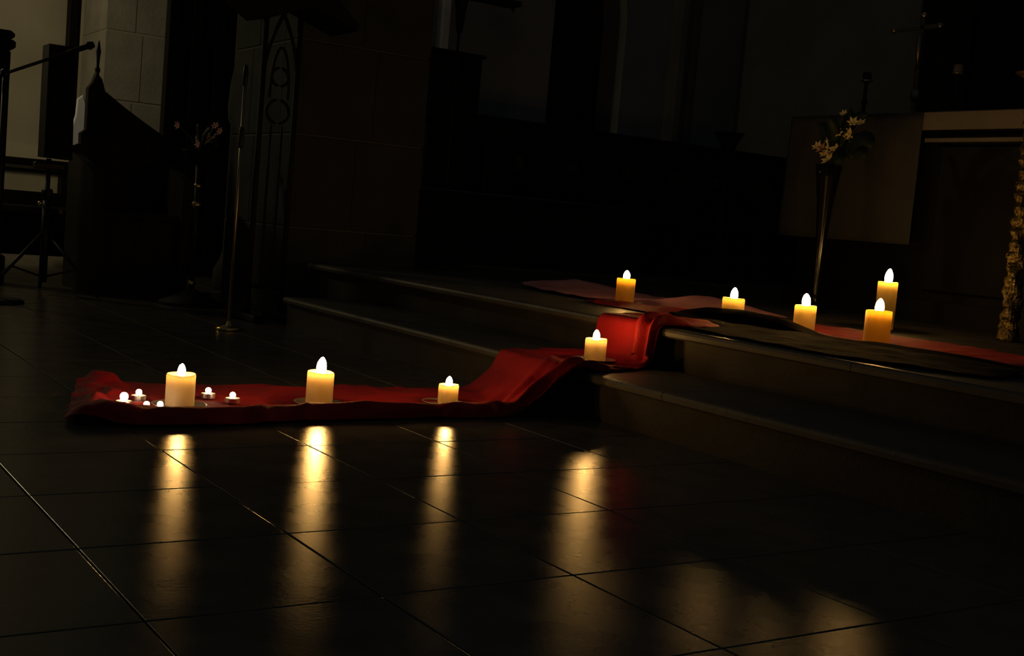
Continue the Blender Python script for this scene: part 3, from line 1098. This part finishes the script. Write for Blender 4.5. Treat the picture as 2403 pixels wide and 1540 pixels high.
for q in (.33, .66):
    obj('bar', tube([(lx0 + (lx1 - lx0) * q, LY, .16), (lx0 + (lx1 - lx0) * q, LY, at_y(650, 295, LY).z)], .006, 6), 'iron', lec)
# sloping desk: two leaves meeting over the posts
dl = [at_y(552, -6, LY), at_y(606, 42, LY), at_y(648, 38, LY), at_y(650, -30, LY)]
dr = [at_y(648, 38, LY), at_y(706, 22, LY), at_y(808, 80, LY), at_y(812, 68, LY), at_y(760, 0, LY), at_y(650, -30, LY)]
obj('desk_leaf', prism([tuple(p - Vector((0, .15, 0))) for p in dl], (0, .3, 0)), 'wood', lec)
obj('desk_leaf', prism([tuple(p - Vector((0, .15, 0))) for p in dr], (0, .3, 0)), 'wood', lec)

# pale colonnette left of the lectern
ky = 7.2
k0 = at_y(547, 200, ky).x; k1 = at_y(612, 200, ky).x
kz = at_y(575, 285, ky).z
kc = (k0 + k1) / 2; kr = (k1 - k0) / 2
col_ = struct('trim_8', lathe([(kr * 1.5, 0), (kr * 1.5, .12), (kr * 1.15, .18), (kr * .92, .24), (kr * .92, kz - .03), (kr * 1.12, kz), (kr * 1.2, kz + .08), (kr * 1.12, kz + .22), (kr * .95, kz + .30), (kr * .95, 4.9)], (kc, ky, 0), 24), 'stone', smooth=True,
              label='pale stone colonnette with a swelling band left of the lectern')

# thin pole on a brass disc
pb = at_z(536, 775, 0)
pt = at_y(552, 330, pb.y)
ps = thing('slim_pole', 'slim metal pole on a round brass foot standing on the floor', 'pole', (pb.x, pb.y, 0))
obj('foot', lathe([(.052, 0), (.055, .004), (.055, .010), (.040, .016), (.012, .022), (.008, .04)], (pb.x, pb.y, 0), 28), 'brass', ps, smooth=True)
obj('pole', tube([(pb.x, pb.y, .02), (pb.x, pb.y, pt.z + .25)], .0065, 12), 'steel', ps, smooth=True)
obj('collar', lathe([(.006, -.03), (.011, -.02), (.012, 0), (.011, .05), (.008, .06)], (pb.x, pb.y, pt.z), 14), 'blackmetal', ps, smooth=True)
obj('top_clip', lathe([(.006, -.02), (.010, -.01), (.012, .03), (.009, .06), (.004, .07)], (pb.x, pb.y, pt.z + .25), 14), 'blackmetal', ps, smooth=True)

# flower stand with brass knops
fy = 6.1
fx = at_y(456, 560, fy).x
fs = thing('flower_stand', 'dark slender flower stand with small brass knops left of the pole', 'flower stand', (fx, fy, 0))
obj('base', lathe([(.16, 0), (.16, .02), (.08, .05), (.03, .08)], (fx, fy, 0), 24), 'iron', fs, smooth=True)
ftz = at_y(468, 380, fy).z
obj('stem', tube([(fx, fy, .06), (fx, fy, ftz)], .016, 12), 'blackmetal', fs, smooth=True)
for pyy, rr in ((665, .022), (480, .028), (436, .022)):
    zz = at_y(456, pyy, fy).z
    obj('knop', lathe([(.012, -rr * .8), (rr * .8, -rr * .4), (rr, 0), (rr * .8, rr * .4), (.012, rr * .8)], (fx, fy, zz), 16), 'brass', fs, smooth=True)
obj('bowl', lathe([(.02, 0), (.06, .02), (.085, .06), (.09, .065), (.05, .05)], (fx, fy, ftz - .01), 20), 'iron', fs, smooth=True)
fb = thing('flower_arrangement', 'barely lit flower arrangement on the slender stand', 'flowers', (fx, fy, ftz + .03))
for k in range(14):
    a = random.uniform(0, 6.28); r = random.uniform(.03, .14)
    tip = Vector((fx + r * math.cos(a), fy + r * math.sin(a), ftz + random.uniform(.05, .20)))
    base = Vector((fx, fy, ftz + .04))
    if k < 7:
        o = obj('leaf', leaf([base, (base + tip) / 2 + Vector((0, 0, .03)), tip, tip + (tip - base) * .3 - Vector((0, 0, .03))], .022), 'leaf', fb, smooth=True)
        mm = o.modifiers.new('thickness', 'SOLIDIFY'); mm.thickness = .001
    else:
        obj('stem', tube([base, (base + tip) / 2 + Vector((0, 0, .02)), tip], .0025, 5), 'stem', fb)
        obj('blossom', blossom(tip, .024, 'petalpink', 40 + k), 'petalpink', fb)

# dark timber screen between aisle and chancel
wy = 8.3
w0 = at_y(392, 300, wy).x; w1 = at_y(556, 300, wy).x
ws = thing('timber_screen', 'tall dark timber screen right of the gabled seat', 'screen', ((w0 + w1) / 2, wy, 0))
for k in range(3):
    a = w0 + (w1 - w0) * k / 3
    obj('panel', cbox((a + .01, wy, .1), (a + (w1 - w0) / 3 - .01, wy + .05, 3.2), .01), 'wood', ws)
for k in range(4):
    a = w0 + (w1 - w0) * k / 3
    obj('stile', cbox((a - .03, wy - .02, 0), (a + .03, wy + .07, 3.3), .008), 'wood', ws)
obj('rail', box((w0, wy - .015, .0), (w1, wy + .065, .12)), 'wood', ws)
obj('rail', box((w0, wy - .015, 1.0), (w1, wy + .065, 1.1)), 'wood', ws)

# ================================================================== LEFT SIDE SILHOUETTES
# gabled seat with finial
gy_ = 7.0
outl = [(150, 690), (160, 500), (169, 343), (190, 336), (190, 312), (203, 303), (208, 205), (219, 192), (228, 170), (240, 186), (247, 214), (290, 250), (340, 288), (374, 312), (392, 330), (398, 690)]
poly = [at_y(a, b_, gy_) for a, b_ in outl]
poly = [Vector((p.x, gy_, max(p.z, 0.0))) for p in poly]
poly[0].z = 0; poly[-1].z = 0
poly[0].x = poly[1].x = poly[2].x
poly[-1].x = poly[-2].x
gsz = thing('gabled_seat', 'dark wooden seat with a steep gabled back against the lit wall', 'seat', ((poly[0].x + poly[-1].x) / 2, gy_, 0))
obj('gabled_back', prism([tuple(p) for p in poly], (0, .06, 0)), 'wood', gsz)
xl, xr = poly[0].x, poly[-1].x
for xx in (xl + .0, xr - .05):
    obj('side_panel', prism([(xx, gy_, 0), (xx, gy_ - .50, 0), (xx, gy_ - .50, .62), (xx, gy_ - .40, .66), (xx, gy_, .74)], (.05, 0, 0)), 'wood', gsz)
obj('seat_board', cbox((xl + .05, gy_ - .46, .40), (xr - .05, gy_, .44), .006), 'wood', gsz)
obj('front_board', box((xl + .05, gy_ - .42, .0), (xr - .05, gy_ - .39, .40)), 'wood', gsz)
fb_ = at_y(229, 176, gy_); ft_ = at_y(238, 86, gy_)
obj('finial', lathe([(.012, 0), (.010, .03), (.016, .05), (.008, .07), (.010, .12), (.014, .15), (.003, ft_.z - fb_.z)], (fb_.x + .006, gy_ + .03, fb_.z - .02), 10), 'wood', gsz, smooth=True)

# white cloth, tinted for cold light, hanging beside the seat
wy_ = 8.70
wc = [(182, 232), (196, 222), (204, 250), (205, 300), (198, 340), (190, 379), (160, 376), (162, 340), (168, 300), (178, 270)]
V = [at_y(a, b_, wy_) for a, b_ in wc]
o = obj('white_cloth', prism([tuple(p) for p in V], (0, .03, 0)), 'whitecloth', origin=tuple(V[6]))
bev = o.modifiers.new('soften', 'BEVEL'); bev.width = .008; bev.segments = 2
tag(o, 'crumpled white cloth, tinted bluish for cold light, hanging behind the gabled seat', 'cloth')

# pew behind: back rail, ledge, end
py_ = 8.75
pe = thing('pew', 'long dark pew in front of the lit aisle wall', 'pew', (1.2, py_, 0))
pz1 = at_y(60, 377, py_).z; pz2 = at_y(60, 398, py_).z
x_l, x_r = -1.5, at_y(172, 390, py_).x + .15
obj('top_rail', cbox((x_l, py_ - .02, pz1 - .030), (x_r, py_ + .06, pz1 + .018), .006), 'wood', pe)
obj('mid_rail', cbox((x_l, py_, pz2 - .016), (x_r, py_ + .03, pz2 + .008), .004), 'wood', pe)
pz3 = at_y(60, 448, py_).z
obj('back_board', box((x_l, py_, .06), (x_r, py_ + .04, pz3)), 'wood', pe)
obj('seat', cbox((x_l, py_ - .40, .36), (x_r, py_, .40), .006), 'woodpol', pe)
for xx in (x_l, -.4, .6, x_r - .06):
    obj('post', cbox((xx, py_ - .03, 0), (xx + .06, py_ + .07, pz1 - .02), .006), 'wood', pe)

# slim loudspeaker on a tripod stand
ly = 6.35
lb = at_y(118, 690, ly)
sx = at_y(120, 420, ly).x
s0 = at_y(103, 368, ly); s1 = at_y(180, 372, ly); s2 = at_y(116, 102, ly); s3 = at_y(182, 112, ly)
sp = thing('loudspeaker', 'slim upright dark loudspeaker box on a tripod stand at the left', 'loudspeaker', (sx, ly, s0.z))
o = obj('cabinet', prism([(s0.x, ly, s0.z), (s1.x - .02, ly, s0.z - .004), (s3.x - .01, ly, s3.z), (s2.x, ly, s2.z)], (0, .14, 0)), 'blackplastic', sp)
o = obj('grille', prism([(s0.x + .012, ly - .006, s0.z + .02), (s1.x - .032, ly - .006, s0.z + .02), (s3.x - .022, ly - .006, s3.z - .02), (s2.x + .012, ly - .006, s2.z - .02)], (0, .01, 0)), 'blackplastic', sp)
stn = thing('speaker_stand', 'black tripod stand carrying the slim loudspeaker', 'stand', (sx, ly + .07, 0))
yy = ly + .07
obj('pole', tube([(sx, yy, .10), (sx, yy, s0.z - .005)], .012, 10), 'blackmetal', stn, smooth=True)
obj('lower_tube', tube([(sx, yy, .06), (sx, yy, .50)], .020, 10), 'blackmetal', stn, smooth=True)
obj('bracket', cbox((sx - .07, yy - .025, s0.z - .06), (sx + .07, yy + .025, s0.z - .025), .006), 'blackmetal', stn)
obj('clamp', lathe([(.022, -.03), (.028, -.02), (.028, .02), (.022, .03)], (sx, yy, .50), 12), 'blackmetal', stn, smooth=True)
kz_ = at_y(100, 478, ly).z
obj('clamp_knob', lathe([(.004, -.012), (.012, -.006), (.014, 0), (.012, .006), (.004, .012)], (sx - .035, yy - .02, kz_), 12), 'brass', stn, smooth=True)
for k in range(3):
    a = math.radians(200 + 120 * k)
    obj('leg', tube([(sx + .02 * math.cos(a), yy + .02 * math.sin(a), .30), (sx + .30 * math.cos(a), yy + .30 * math.sin(a), .010)], .010, 8), 'blackmetal', stn, smooth=True)
    obj('brace', tube([(sx + .016 * math.cos(a), yy + .016 * math.sin(a), .09), (sx + .17 * math.cos(a), yy + .17 * math.sin(a), .137)], .006, 6), 'blackmetal', stn, smooth=True)

# microphone boom stand at the left edge
my = 5.9
m0 = at_y(12, 172, my); m1 = at_y(214, 106, my)
mx = m0.x
ms = thing('microphone_stand', 'boom microphone stand with a slanting arm crossing the loudspeaker', 'microphone stand', (mx, my, 0))
obj('base', lathe([(.13, 0), (.13, .012), (.10, .022), (.02, .03)], (mx, my, 0), 24), 'blackmetal', ms, smooth=True)
obj('pole', tube([(mx, my, .02), (mx, my, m0.z + .01)], .011, 10), 'blackmetal', ms, smooth=True)
dv = m1 - m0
obj('boom_arm', tube([m0 - dv * .35, m0 + dv * .8], .0075, 8), 'blackmetal', ms, smooth=True)
obj('microphone', tube([m0 + dv * .72, m0 + dv * .80, m0 + dv * .95, m0 + dv * .97, m0 + dv * 1.03], [.009, .012, .013, .020, .014], 12), 'blackplastic', ms, smooth=True)
obj('clutch', lathe([(.012, -.02), (.020, -.012), (.020, .012), (.012, .02)], (mx, my, m0.z), 12), 'blackmetal', ms, smooth=True)

# carved post with a moulded cap at the left edge
ny = 6.9
nt0 = at_y(40, 92, ny); ntz = at_y(20, 70, ny).z
nx0 = at_y(-30, 150, ny).x; nx1 = at_y(24, 150, ny).x
nw = thing('bench_end_post', 'thick dark bench-end post with a moulded cap at the left edge', 'post', ((nx0 + nx1) / 2, ny, 0))
obj('shaft', cbox((nx0, ny, 0), (nx1, ny + .14, ntz - .10), .012), 'wood', nw)
obj('cap', join(cbox((nx0 - .03, ny - .03, ntz - .10), (nt0.x - .01, ny + .17, ntz - .05), .012), cbox((nx0 - .01, ny - .01, ntz - .05), (nx1 + .015, ny + .15, ntz), .018)), 'wood', nw)
obj('foot_block', cbox((nx0 - .02, ny - .02, 0), (nx1 + .02, ny + .16, .16), .012), 'wood', nw)
